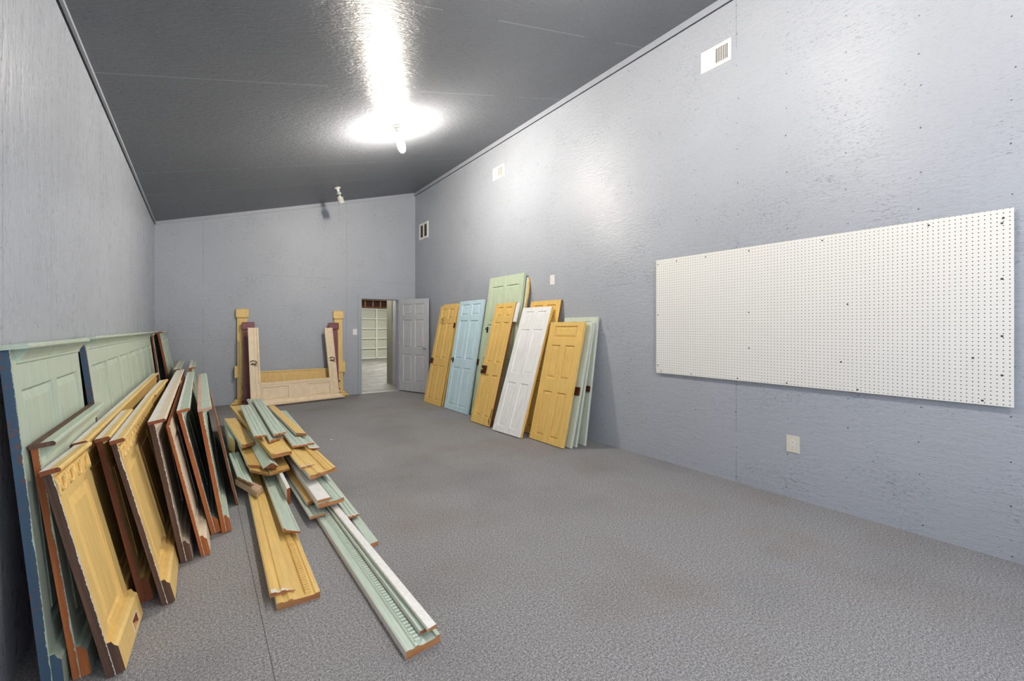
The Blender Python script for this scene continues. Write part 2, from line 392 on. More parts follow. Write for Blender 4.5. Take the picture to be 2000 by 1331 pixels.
# colours of the old paint
m_yel = paint('old_yellow_paint', srgb(240, 204, 128), (0.80, 0.72, 0.52), 0.255)
m_yel2 = paint('ochre_paint', srgb(240, 200, 116), (0.22, 0.13, 0.06), 0.255)
m_yelt = paint('yellow_trim_paint', srgb(238, 202, 124), (0.85, 0.8, 0.7), 0.31, grain=(30, 4, 30))
m_ocht = paint('ochre_trim_paint', srgb(214, 172, 98), (0.5, 0.36, 0.2), 0.31, grain=(30, 4, 30))
m_grn = paint('old_sage_paint', srgb(190, 204, 186), (0.55, 0.52, 0.42), 0.29)
m_grn2 = paint('sage_trim_paint', srgb(200, 216, 202), (0.86, 0.86, 0.82), 0.31, grain=(30, 4, 30))
m_grn3 = paint('grey_green_door_paint', srgb(214, 222, 206), (0.3, 0.2, 0.12), 0.255)
m_grn4 = paint('moss_door_paint', srgb(204, 219, 190), (0.3, 0.25, 0.15), 0.255)
m_blue = paint('powder_blue_paint', srgb(206, 233, 244), (0.75, 0.8, 0.82), 0.255)
m_white = paint('white_door_paint', srgb(250, 250, 248), (0.7, 0.66, 0.6), 0.255)
m_cream = paint('cream_mantel_paint', srgb(244, 222, 190), (0.6, 0.48, 0.34), 0.27, grain=(10, 10, 10))
m_cream2 = paint('pale_cream_paint', srgb(236, 220, 194), (0.7, 0.68, 0.6), 0.30)
m_maroon = paint('maroon_paint', srgb(124, 64, 68), (0.2, 0.06, 0.05), 0.28)
m_primer = paint('bare_primer', srgb(238, 234, 228), (0.6, 0.42, 0.3), 0.30, 0.6)
m_bluepaint = paint('worn_blue_edge', srgb(64, 90, 112), (0.2, 0.075, 0.05), 0.385, 0.6)
pr = m_primer
m_orange = wood('orange_pine', srgb(146, 78, 38), srgb(196, 120, 66), 'z')
m_orangey = wood('sawn_pine_end', srgb(150, 92, 52), srgb(206, 150, 98), 'x')
m_brown = wood('dark_old_wood', srgb(62, 44, 36), srgb(118, 88, 70), 'z', fleck=(0.55, 0.5, 0.42), amount=0.3)
m_redwood = wood('red_brown_wood', srgb(110, 56, 32), srgb(158, 92, 56), 'z', fleck=(0.5, 0.4, 0.3), amount=0.26)
m_pink = wood('bare_pink_wood', srgb(176, 140, 116), srgb(224, 190, 164), 'y', fleck=(0.8, 0.75, 0.7), amount=0.36)
m_backw = wood('rough_back_wood', srgb(90, 66, 50), srgb(140, 108, 84), 'z')
m_rust = rusty('rusty_iron', srgb(50, 30, 22), srgb(120, 62, 34))
m_iron = rusty('black_iron', (0.012, 0.011, 0.01), (0.06, 0.045, 0.035), 0.7)
m_brass = plain('brass', (0.75, 0.55, 0.22), 0.3, 1.0)
m_chrome = plain('chrome', (0.75, 0.75, 0.74), 0.2, 1.0)

# ------------------------------------------------------------------ door hung in the doorway
grey = paint('grey_door_paint', srgb(206, 208, 214), (0.5, 0.5, 0.5), 0.2, 0.4)
def six_panels(w, h, rows, stile=0.11, mid=0.10):
    c = w / 2; out = []
    for (a, b_) in rows: out += [(stile, c - mid / 2, a * h, b_ * h), (c + mid / 2, w - stile, a * h, b_ * h)]
    return out
hx, hy = 3.612, YB(3.61) - 0.03
fx, fy = 3.905, 8.225
Md = grounded((hx, hy, 0.018), (fx, fy, 0.018), (hx, hy, 2.05), 0.0)
dw = (Vector((fx, fy)) - Vector((hx, hy))).length
root = bpy.data.objects.new('door_1', None); COL.objects.link(root); root.matrix_world = Md; root['kind'] = 'structure'
ops = six_panels(dw, 2.04, [(0.105, 0.40), (0.475, 0.775), (0.83, 0.945)], 0.13, 0.11)
slab(root, dw, 2.04, 0.036, ops, grey, grey, grey)
for o in ops: raised_panel(root, o, 0.03, grey)
b = MB(); b.lathe([(0, 0), (0.032, 0), (0.032, 0.006), (0.012, 0.01), (0.012, 0.03), (0.026, 0.038), (0.028, 0.052), (0.018, 0.062), (0, 0.064)], 20)
for yy, rx in ((0, 90), (0.036, -90)):
    k = b.build('knob', m_chrome, root, True); k.matrix_world = Md @ Matrix.Translation((dw - 0.07, yy, 0.97)) @ Matrix.Rotation(R(rx), 4, 'X')
for z in (0.22, 1.02, 1.80):
    b = MB(); b.box(-0.012, 0.0, -0.004, 0.03, z, z + 0.09); b.tube([(-0.004, -0.008, z - 0.003), (-0.004, -0.008, z + 0.095)], 0.006)
    b.build('hinge', plain('hinge_metal', (0.66, 0.64, 0.56), 0.4, 0.7), root)

# ------------------------------------------------------------------ leaning panel doors along the side wall
ROWS = [(0.045, 0.385), (0.46, 0.815), (0.865, 0.965)]
def panel_door(label, p0, p1, top, h, t, face, edge, back=None, rows=ROWS, wide_top=False, group='old panel doors leaning on the side wall', stile=0.1, mid=0.09, field=0.003, pd=0.0):
    p0 = Vector((*p0, 0)); p1 = Vector((*p1, 0)); M = grounded(p0, p1, top, t)
    r = empty('panel_door', M, label, 'door', group); w_ = (p1 - p0).length
    ops = six_panels(w_, h, rows, stile, mid)
    if wide_top: ops = ops[:-2] + [(stile, w_ - stile, rows[-1][0] * h, rows[-1][1] * h)]
    slab(r, w_, h, t, ops, face, edge, back or face, depth=0.02 - pd)
    for o in ops: raised_panel(r, o, t - 0.004, face, field=field, depth=0.016 - pd)
    return r, w_
def rim_lock(r, x, z, mat, s=0.11, knob=True, d=0.022):
    b = MB(); b.box(x - s / 2, x + s / 2, -d, -0.0005, z - s / 2, z + s / 2)
    l = b.build('lock_case', mat, r, bevel=0.003); part_label(l, 'rusty iron rim lock')
    if knob:
        k = MB(); k.lathe([(0, -0.0), (0.012, 0), (0.012, 0.02), (0.02, 0.026), (0.018, 0.036), (0, 0.04)], 16)
        o = k.build('knob', m_brass, l, True); o.matrix_basis = Matrix.Translation((x, -d + 0.001, z)) @ Matrix.Rotation(R(90), 4, 'X'); part_label(o, 'brass knob')
    return l
def door_hinge(r, x, z, mat, t):
    b = MB(); b.box(x + 0.0005, x + 0.008, 0.003, t - 0.003, z, z + 0.09); b.tube([(x + 0.008, -0.002, z - 0.004), (x + 0.008, -0.002, z + 0.094)], 0.007, 8)
    return part_label(b.build('hinge', mat, r), 'rusty butt hinge')
def latch(r, x, z):
    b = MB(); b.box(x - 0.02, x + 0.02, -0.006, -0.0005, z - 0.045, z + 0.045)
    b.tube([(x, -0.006, z), (x, -0.04, z), (x + 0.02, -0.05, z + 0.01), (x + 0.035, -0.05, z + 0.03)], 0.007)
    return part_label(b.build('latch', m_iron, r), 'black iron latch')

d1, dw1 = panel_door('narrow ochre panel door, farthest along the wall next to the open grey door', (3.45, 7.456), (3.452, 6.804), (3.828, 7.457, 1.862), 1.88, 0.03, m_yel2, m_yel2)
rim_lock(d1, 0.05, 0.80, m_rust, 0.10, False); 
b = MB(); b.tube([(0.17, -0.001, 1.60), (0.19, -0.03, 1.62), (0.25, -0.035, 1.61), (0.265, -0.03, 1.57), (0.24, -0.03, 1.54)], 0.004)
part_label(b.build('wire_hook', m_iron, d1), 'bent wire hook')
door_hinge(d1, dw1, 1.45, m_rust, 0.03)
d2, _ = panel_door('ochre door behind the farthest narrow ochre door, only its top corner and edge showing', (3.505, 7.42), (3.505, 6.80), (3.868, 7.42, 1.875), 1.91, 0.028, m_yel2, m_yel2)
d3, dw3 = panel_door('pale green door showing as a strip between the farthest ochre door and the blue door', (3.56, 7.38), (3.56, 6.69), (3.905, 7.38, 1.80), 1.84, 0.03, m_grn4, m_grn4)
latch(d3, dw3 - 0.06, 0.80)
d4, dw4 = panel_door('powder blue six-panel door with a small black latch', (3.474, 6.666), (3.485, 5.875), (3.812, 6.671, 1.897), 1.927, 0.034, m_blue, m_blue)
latch(d4, 0.07, 0.86)
d5, dw5 = panel_door('grey-green door with dark brown edge tucked behind the powder blue door', (3.56, 6.62), (3.56, 5.84), (3.872, 6.62, 1.85), 1.87, 0.035, m_grn4, m_brown)
rim_lock(d5, dw5 - 0.07, 0.86, m_rust, 0.1, False)
d6, dw6 = panel_door('tall sage green door standing higher than all the other leaning doors', (3.55, 5.815), (3.55, 4.897), (3.895, 5.815, 2.24), 2.27, 0.04, m_grn4, m_grn4, rows=[(0.06, 0.42), (0.50, 0.655), (0.675, 0.93)], stile=0.1)
latch(d6, 0.12, 1.40)
d7, dw7 = panel_door('door behind the tall sage green one, its splintered yellow edge sticking out', (3.62, 5.72), (3.62, 4.86), (3.945, 5.72, 2.17), 2.20, 0.036, m_grn3, m_yel2)
b = MB(); n = 40; zz = [1.80 + 0.37 * k / n for k in range(n + 1)]
xx = [dw7 + 0.003 + (0.026 * min(1, 2.2 * k / n, 5 * (1 - k / n)) * (0.45 + 0.9 * abs(mnoise.noise(Vector((k * 0.23, 3.1, 0.4)))) + 0.25 * random.random())) for k in range(n + 1)]
b.extrude([(dw7 + 0.0005, zz[0])] + list(zip(xx, zz)) + [(dw7 + 0.0005, zz[-1])], lambda u, v, t_: (u, t_, v), 0.004, 0.030, 0, 0, 0)
b.tube([(dw7 + 0.012, 0.0, 2.10), (dw7 + 0.04, -0.004, 2.02), (dw7 + 0.042, -0.004, 1.90), (dw7 + 0.025, 0.0, 1.80)], [0.002, 0.007, 0.006, 0.002], 6)
part_label(b.build('broken_edge', m_yel, d7), 'splintered yellow edge strip')
d8, dw8 = panel_door('narrow ochre panel door with a rusty rim lock and brass knob', (3.292, 5.457), (3.30, 4.943), (3.775, 5.465, 1.791), 1.86, 0.034, m_yel2, m_redwood, rows=[(0.06, 0.395), (0.495, 0.835), (0.885, 0.965)], stile=0.075, mid=0.08)
rim_lock(d8, 0.075, 0.80, m_rust, 0.125, True)
b = MB(); b.box(dw8 + 0.001, dw8 + 0.07, 0.01, 0.034, 1.56, 1.85)
part_label(b.build('edge_block', m_white, d8), 'white block fixed along the upper edge')
b = MB()
for i in range(14):
    z = 0.02 + i * 0.016; x = dw8 - 0.01 - random.random() * 0.05 * (1 - i / 14)
    b.tube([(x, -0.001, z), (x - 0.01 * random.random(), -0.012, z + 0.03 + random.random() * 0.05)], [0.003, 0.001], 5)
part_label(b.build('splinters', m_brown, d8), 'dark splintered wood at the bottom corner')
d9, dw9 = panel_door('bright white panel door with yellow edge leaning in front of ochre door', (3.246, 4.799), (3.28, 4.207), (3.822, 4.832, 1.704), 1.80, 0.036, m_white, m_yel2, stile=0.085, field=0.005, pd=0.007)
door_hinge(d9, dw9, 1.60, m_yel2, 0.036); door_hinge(d9, dw9, 0.26, m_yel2, 0.036)
d10, dw10 = panel_door('ochre door with brown edge rising behind the bright white door', (3.53, 4.80), (3.53, 4.145), (3.943, 4.80, 1.80), 1.85, 0.028, m_yel2, m_backw)
rim_lock(d10, dw10 - 0.06, 0.80, m_rust, 0.09, False)
d11, dw11 = panel_door('short yellow five-panel door with one wide top panel, nearest of the leaning doors', (3.392, 4.169), (3.396, 3.558), (3.775, 4.172, 1.489), 1.537, 0.036, m_yel2, m_yel2, rows=[(0.045, 0.41), (0.52, 0.80), (0.865, 0.965)], wide_top=True)
for z in (1.25, 0.16): door_hinge(d11, dw11, z, m_yel2, 0.036)
d12, dw12 = panel_door('pale green door with rusty lock directly behind the short yellow door', (3.475, 4.10), (3.478, 3.50), (3.845, 4.10, 1.48), 1.525, 0.03, m_grn3, m_grn3, rows=[(0.05, 0.40), (0.50, 0.80), (0.86, 0.96)])
rim_lock(d12, dw12 - 0.055, 0.67, m_rust, 0.1, False, 0.012)
d13, dw13 = panel_door('middle one of the three pale green doors behind the short yellow door', (3.56, 4.10), (3.56, 3.505), (3.885, 4.10, 1.49), 1.525, 0.03, m_grn3, m_grn3)
d14, dw14 = panel_door('pale green door closest to the wall behind the short yellow door', (3.69, 4.07), (3.69, 3.485), (3.93, 4.07, 1.553), 1.57, 0.034, m_grn3, m_grn3)
rim_lock(d14, dw14 - 0.03, 0.68, m_rust, 0.07, False)

# ------------------------------------------------------------------ fireplace mantels, upside down against the end wall
def mantel(label, p0, p1, top, h, t, mat, legw, frieze_z, shelf, style):
    p0 = Vector((*p0, 0)); p1 = Vector((*p1, 0)); M = grounded(p0, p1, top, t)
    r = empty('fireplace_mantel', M, label, 'mantelpiece', 'old fireplace mantels stood upside down'); L = (p1 - p0).length
    ov, dep = shelf
    b = MB()   # shelf, lying on the floor: cove moulding rising into the frieze
    prof = [(t, 0.0), (-dep * 0.45, 0.0), (-dep * 0.5, 0.014), (-dep, 0.016), (-dep - 0.006, 0.022), (-dep, 0.032), (-dep * 0.55, 0.04), (-dep * 0.3, 0.056), (-0.02, 0.085), (-0.004, 0.10), (-0.0, 0.11), (t, 0.11)]
    b.extrude(prof, lambda u, v, k: (k, u, v), -ov, L + ov, 0, 0, 0, sk0=lambda u, v: ov * min(1, v / 0.11) if True else 0, sk1=lambda u, v: -ov * min(1, v / 0.11))
    b.build('shelf', mat, r)
    z0 = 0.11
    b = MB()
    fz = frieze_z
    if style != 'cream': b.box(legw, L - legw, 0.0, t, z0, fz)
    if style == 'cream':
        ops = [(0.10 - legw + 0.06, L / 2 - 0.28 - legw, 0.05, fz - z0 - 0.085), (L / 2 + 0.20 - legw, L - 0.1 - legw - 0.06 - legw + 0.12, 0.05, fz - z0 - 0.085)]
        wf = L - 2 * legw
        ops = [(0.02, wf * 0.37, 0.012, fz - z0 - 0.09), (wf * 0.66, wf - 0.02, 0.012, fz - z0 - 0.09)]
        fr = slab(r, wf, fz - z0, t, ops, mat, mat, mat, depth=0.02, name='frieze'); fr.matrix_world = M @ Matrix.Translation((legw, 0, z0))
        for o in ops:
            q = raised_panel(r, o, t - 0.002, mat, depth=0.018, margin=0.01, field=0.012); q.matrix_world = M @ Matrix.Translation((legw, 0, z0))
        b.box(legw * 0.9, L - legw * 0.9, -0.014, 0.002, fz - 0.04, fz - 0.006); b.box(legw * 0.9, L - legw * 0.9, -0.006, 0.002, fz - 0.052, fz - 0.042)
        b.build('moulding', mat, r)
    elif style == 'yellow':
        for k in range(3): b.box(L * (0.26 + 0.2 * k), L * (0.34 + 0.2 * k), -0.006, 0.002, fz - 0.12, fz - 0.05)
        b.box(legw, L - legw, -0.012, 0.002, fz - 0.028, fz - 0.002)
    if style != 'cream': b.build('frieze', mat, r, bevel=0.002)
    for side in (0, 1):
        x0 = 0 if side == 0 else L - legw
        b = MB()
        if style == 'cream':
            b.box(x0, x0 + legw, 0, t, z0, h)
            e = x0 + legw if side == 0 else x0
            s_ = -1 if side == 0 else 1
            xa, xb = sorted((e, e + s_ * 0.03)); b.box(xa, xb, -0.014, 0.001, fz - 0.01, h)
            xa, xb = sorted((e + s_ * 0.06, e + s_ * 0.075)); b.box(xa, xb, -0.006, 0.001, z0, h)
        else:
            b.box(x0 + 0.02, x0 + legw - 0.02, 0, t, z0, h)
            b.box(x0 + 0.05, x0 + legw - 0.05, -0.008, 0.002, fz + 0.05, h - 0.2)
            cap = 0.125 if style == 'maroon' else 0.15
            b.box(x0, x0 + legw, -0.022, t, h - cap, h - 0.012); b.box(x0 + 0.008, x0 + legw - 0.004, -0.018, t, h - 0.012, h); b.box(x0 + 0.01, x0 + legw - 0.01, -0.03, t, h - cap - 0.014, h - cap)
            if style == 'yellow':
                b.box(x0 - 0.02, x0 + legw + 0.02, -0.03, t, fz - 0.10, fz + 0.12)
            else:
                b.box(x0, x0 + legw, -0.02, t, fz - 0.02, fz + 0.02); b.box(x0, x0 + legw, -0.02, t, 0.16, 0.19)
        lg = b.build('leg', mat, r, bevel=0.003)
        turn = Matrix.Identity(4)
        if style == 'cream':   # the loose legs lean in towards each other
            pv = Vector((x0 + legw / 2, 0, z0)); turn = Matrix.Translation(pv) @ Matrix.Rotation(R(-0.8 if side == 0 else -3.6), 4, 'Y') @ Matrix.Translation(-pv); lg.matrix_basis = turn
        if style == 'cream':
            cx = x0 + legw * 0.42 if side == 0 else x0 + legw * 0.55
            b = MB()
            b.tube([(cx - 0.055, -0.004, 0.82), (cx - 0.02, -0.035, 0.84), (cx + 0.03, -0.045, 0.82), (cx + 0.04, -0.03, 0.785), (cx + 0.0, -0.02, 0.765), (cx - 0.03, -0.02, 0.79)], 0.007)
            b.tube([(cx - 0.05, -0.004, 0.775), (cx, -0.035, 0.77), (cx + 0.04, -0.03, 0.74)], 0.006)
            hk = b.build('iron_hook', m_iron, r); hk.matrix_basis = turn; part_label(hk, 'black curled iron hook')
    return r
mantel('cream fireplace mantel in front of the maroon one, upside down, twin iron hooks', (0.725, 8.64), (2.262, 8.835), (0.708, 8.79, 1.42), 1.43, 0.03, m_cream, 0.162, 0.43, (0.10, 0.10), 'cream')
mantel('maroon fireplace mantel between the cream and yellow mantels', (0.615, 8.97), (2.30, 8.935), (0.612, 9.10, 1.52), 1.53, 0.03, m_maroon, 0.20, 0.33, (0.03, 0.03), 'maroon')
mantel('tall yellow fireplace mantel with square blocks, against the end wall', (0.53, 9.14), (2.41, 9.048), (0.53, 9.23, 1.765), 1.775, 0.03, m_yel, 0.20, 0.60, (0.10, 0.045), 'yellow')

# ------------------------------------------------------------------ wainscot panels leaning along the other wall
def wainscot(name, label, xb0, xt0, y0, y1, h, ncols, face, edge, t=0.03, dx=0.0, cap=None, base=0.13, frieze=None, back=None, cap_mats=None, edgelab=None, cat='wainscot panel', group='salvaged wainscot panels leaning on the wall', rail=0.1, frz=0.0, cap_over=0.04, wear=None, hole=False, cap_split=0.45, bed=0.03, inset=0.0):
    """xb0/xt0: the front face's x at floor and at height h at the near end y0; dx: x drift to the far end y1."""
    p0 = Vector((xb0, y0, 0)); p1 = Vector((xb0 + dx, y1, 0)); top = Vector((xt0, y0, h))
    M = grounded(p0, p1, top, t); r = empty(name, M, label, cat, group); L = (p1 - p0).length
    H = (top - p0).length - (0.019 if cap else 0)
    st = 0.075; wcol = (L - st * (ncols + 1)) / ncols; z0, z1 = (base + rail * 0.55) if base else rail, H - rail - frz
    ops = [(st + k * (wcol + st), st + k * (wcol + st) + wcol, z0, z1) for k in range(ncols)]
    f = slab(r, L, H, t, ops, face, edge, back or m_backw, {'x0': 1, 'z1': 1, 'z0': 1, 'x1': 1}, wear=wear)
    if edgelab: part_label(f, edgelab)
    for o in ops: raised_panel(r, o, t - 0.004, face, margin=0.045)
    if base:
        b = MB(); prof = [(0.0, 0.0), (-0.03, 0.0), (-0.03, base - 0.03), (-0.02, base - 0.018), (-0.014, base), (0.0, base)]
        if hole:   # ragged opening cut for an outlet
            x0, x1, za, zb = 0.235, 0.325, 0.018, 0.066
            for q in ((0, L, 0.0, za), (0, x0, za, zb), (x1, L, za, zb), (0, L, zb, base - 0.03)): b.box(q[0], q[1], -0.03, 0, q[2], q[3], 0, {'x0': 1 if q[0] == 0 else 2, 'x1': 1 if q[1] == L else 2})
            b.extrude([(0.0, base - 0.03), (-0.03, base - 0.03), (-0.02, base - 0.018), (-0.014, base), (0.0, base)], lambda u, v, k: (k, u, v), 0.0, L, 0, 1, 1)
            for q in ((x0 - .006, x1 + .006, za - .004, za), (x0 - .006, x1 + .006, zb, zb + .004), (x0 - .006, x0, za, zb), (x1, x1 + .006, za, zb)): b.box(q[0], q[1], -0.0306, -0.0295, q[2], q[3], 3)
            b.box(x0, x1, -0.004, -0.0005, za, zb, 2)
            b.build('base_board', [face, edge, m_redwood, pr], r)
        else:
            b.extrude(prof, lambda u, v, k: (k, u, v), 0.0, L, 0, 1, 1); b.build('base_board', [face, edge], r)
    if cap:
        b = MB(); o_ = cap_over; ys = t - cap_split * (t + o_)
        prof = [(t + 0.001, H), (-o_, H), (-o_ - 0.003, H + 0.005), (-o_ - 0.003, H + 0.013), (-o_ + 0.003, H + 0.019), (ys, H + 0.019), (t + 0.001, H + 0.019)]
        b.extrude(prof, lambda u, v, k: (k, u, v), -0.012, L + 0.012, [0] * 5 + [1, 2], 2, 2)
        hb = bed
        bedp = [(0.0, H - hb), (-0.006, H - hb), (-0.008, H - hb * 0.8), (-0.016, H - hb * 0.55), (-o_ * 0.62, H - hb * 0.25), (-o_ * 0.68, H - hb * 0.2), (-o_ * 0.7, H - 0.0005), (0.0, H - 0.0005)]
        b.extrude(bedp, lambda u, v, k: (k, u, v), inset, L, 0, 0, 0)
        b.build('cap_rail', cap_mats or [face, pr, edge], r)
    if frieze == 'dentil':
        b = MB(); k = 0
        while k * 0.036 < L - 0.03: b.box(k * 0.036, k * 0.036 + 0.022, -0.014, 0.0, H - 0.055, H - 0.022); k += 1
        b.box(0, L, -0.007, 0.001, H - 0.075, H - 0.057)
        b.build('dentil_strip', face, r)
    if frieze == 'rings':
        b = MB(); pitch = 0.098; n = int(L / pitch)
        b.box(0, L, -0.008, 0.0, H - frz - 0.004, H - frz + 0.006); b.box(0, L, -0.009, 0.0, H - 0.026, H - 0.018)
        zc = H - (frz + 0.02) / 2
        for k in range(n):
            xc = (k + 0.5) * L / n
            ring = [(xc + 0.028 * math.cos(a), -0.005, zc + 0.028 * math.sin(a)) for a in [2 * math.pi * i / 20 for i in range(21)]]
            b.tube(ring, 0.0062, 6)
            for sx in (-1, 1):
                xe = xc + sx * L / n / 2
                b.tube([(xe, -0.004, zc + 0.03), (xe - sx * 0.006, -0.006, zc), (xe, -0.004, zc - 0.03)], 0.0055, 6)
        b.build('ring_frieze', face, r)
    return r
W1 = wainscot('wainscot_panel', 'tall sage wainscot section with worn blue end edge, two raised panels, nearest on the wall', -0.452, -0.567, 2.36, 3.42, 1.355, 2, m_grn, m_bluepaint, 0.03, 0.0, True, 0.15, cap_mats=[m_grn, m_grn, m_grn], wear=m_grn, edgelab='sage frame with worn blue end edge', rail=0.16, cap_over=0.05, bed=0.055, inset=0.05)
W2 = wainscot('wainscot_panel', 'very long tall sage wainscot with a row of raised panels and chipped blue end edge', -0.405, -0.557, 3.56, 7.60, 1.362, 7, m_grn, m_bluepaint, 0.03, 0.0, True, 0.15, cap_mats=[m_grn, m_grn, m_grn], wear=m_pink, edgelab='sage frame with chipped blue end edge', rail=0.16, cap_over=0.05, bed=0.055, inset=0.05)
wainscot('wainscot_panel', 'tall wainscot end closest to the wall where the long sage wainscot stops', -0.485, -0.583, 7.66, 9.18, 1.36, 3, m_grn, m_brown, 0.018, 0, True, 0.12, cap_over=0.02, cap_mats=[m_grn, m_grn, m_redwood], wear=pr)
wainscot('wainscot_panel', 'tall wainscot with brown sawn end, middle of three near the end wall corner', -0.37, -0.527, 7.68, 9.18, 1.36, 3, m_grn, m_redwood, 0.022, 0, True, 0.12, cap_over=0.02, cap_mats=[m_grn, m_grn, m_redwood], wear=pr)
wainscot('wainscot_panel', 'tall pale green wainscot with brown end, outermost of three in the corner', -0.23, -0.455, 7.70, 9.16, 1.36, 3, m_grn, m_redwood, 0.028, 0.0, True, 0.12, cap_over=0.03, cap_mats=[m_grn, m_grn, m_redwood])
wainscot('wainscot_panel', 'waist-high sage wainscot with orange pine end edge in front of blue-edged section', -0.385, -0.502, 2.40, 3.44, 0.97, 2, m_grn, m_orange, 0.023, 0, True, 0.13, wear=m_grn, edgelab='sage frame with orange pine end', cap_mats=[m_grn, m_brown, m_brown], bed=0.06, inset=0.06, cap_over=0.045)
wainscot('wainscot_panel', 'short yellow wainscot piece with carved rings and diamond hole, nearest of all the panels', -0.273, -0.458, 2.33, 2.745, 0.875, 1, m_yel, m_brown, 0.028, 0.02, True, 0.14, 'rings', wear=pr, hole=True, cap_mats=[m_yel, pr, m_redwood], rail=0.04, frz=0.09, bed=0.012, cap_over=0.026, edgelab='yellow frame with dark broken end')
wainscot('wainscot_panel', 'long low yellow wainscot with toothed moulding under its cap, behind the short carved piece', -0.315, -0.461, 2.82, 6.55, 0.875, 7, m_yel, m_redwood, 0.02, 0.03, True, 0.12, 'dentil', cap_mats=[m_yel, pr, m_redwood], rail=0.05, frz=0.06, bed=0.014, cap_over=0.03)
wainscot('wainscot_panel', 'low yellow wainscot with plain red-brown end, second from the carved ring piece', -0.222, -0.387, 2.86, 3.72, 0.875, 2, m_yel, m_redwood, 0.024, 0.0, True, 0.13, cap_over=0.028, wear=m_brown, cap_mats=[m_yel, pr, m_redwood], rail=0.05, frz=0.07, bed=0.014)
wainscot('wainscot_panel', 'low yellow wainscot with white-painted end edge and a broken carved cap', -0.13, -0.326, 2.77, 4.42, 0.875, 3, m_yel, m_brown, 0.022, 0.0, True, 0.13, 'rings', cap_mats=[m_yel, pr, m_redwood], rail=0.04, frz=0.09, bed=0.012, cap_over=0.03, wear=pr)
wainscot('wainscot_panel', 'low yellow wainscot continuing behind the white-edged one towards the corner', -0.17, -0.33, 4.46, 5.69, 0.87, 2, m_yel, m_redwood, 0.024, 0.02, True, 0.13, 'dentil', cap_mats=[m_yel, pr, m_redwood], rail=0.05, frz=0.07, bed=0.014)
wainscot('wainscot_panel', 'cream wainscot with wide cap and dark brown end edge', -0.062, -0.213, 3.20, 6.85, 0.875, 6, m_cream2, m_brown, 0.028, 0.0, True, 0.13, wear=pr, cap_mats=[m_cream2, pr, m_redwood], cap_over=0.05)
wainscot('wainscot_panel', 'cream wainscot without a cap, orange end edge and rough brown top', 0.026, -0.143, 3.22, 6.6, 0.835, 6, m_cream2, m_orange, 0.018, 0.0, None, 0.13, wear=m_cream2)
wainscot('wainscot_panel', 'sage wainscot with sage cap and orange end beside the capless cream one', 0.09, -0.096, 3.52, 6.45, 0.875, 5, m_grn, m_orange, 0.026, 0.0, True, 0.12, wear=pr, cap_mats=[m_grn, pr, m_orange], cap_split=0.24)
wainscot('wainscot_panel', 'sage wainscot with chipped sage cap, outermost capped panel beside the trim pile', 0.15, 0.014, 3.50, 6.12, 0.875, 4, m_grn, m_orange, 0.026, 0.0, True, 0.12, wear=pr, cap_mats=[m_grn, m_pink, m_pink], cap_over=0.048, cap_split=0.28)
wainscot('wainscot_panel', 'thin low brown-backed panel standing between the sage wainscot and the trim pile', 0.252, 0.128, 3.99, 7.0, 0.64, 4, m_grn, m_redwood, 0.018, -0.03, None, 0.0, wear=m_grn)
wainscot('wainscot_panel', 'short pale capped wainscot standing in the far corner behind the cream panel', -0.11, -0.243, 6.98, 8.8, 0.875, 3, m_grn, m_orange, 0.03, 0.0, True, 0.12, cap_mats=[m_grn, m_cream2, m_brown])
wainscot('wainscot_panel', 'short sage capped wainscot with orange end, by the end wall beyond the sage panels', 0.03, -0.09, 7.22, 9.0, 0.875, 3, m_grn, m_orange, 0.03, 0.0, True, 0.12)
# a diamond hole in the carved piece's base board: dark socket box set into the board

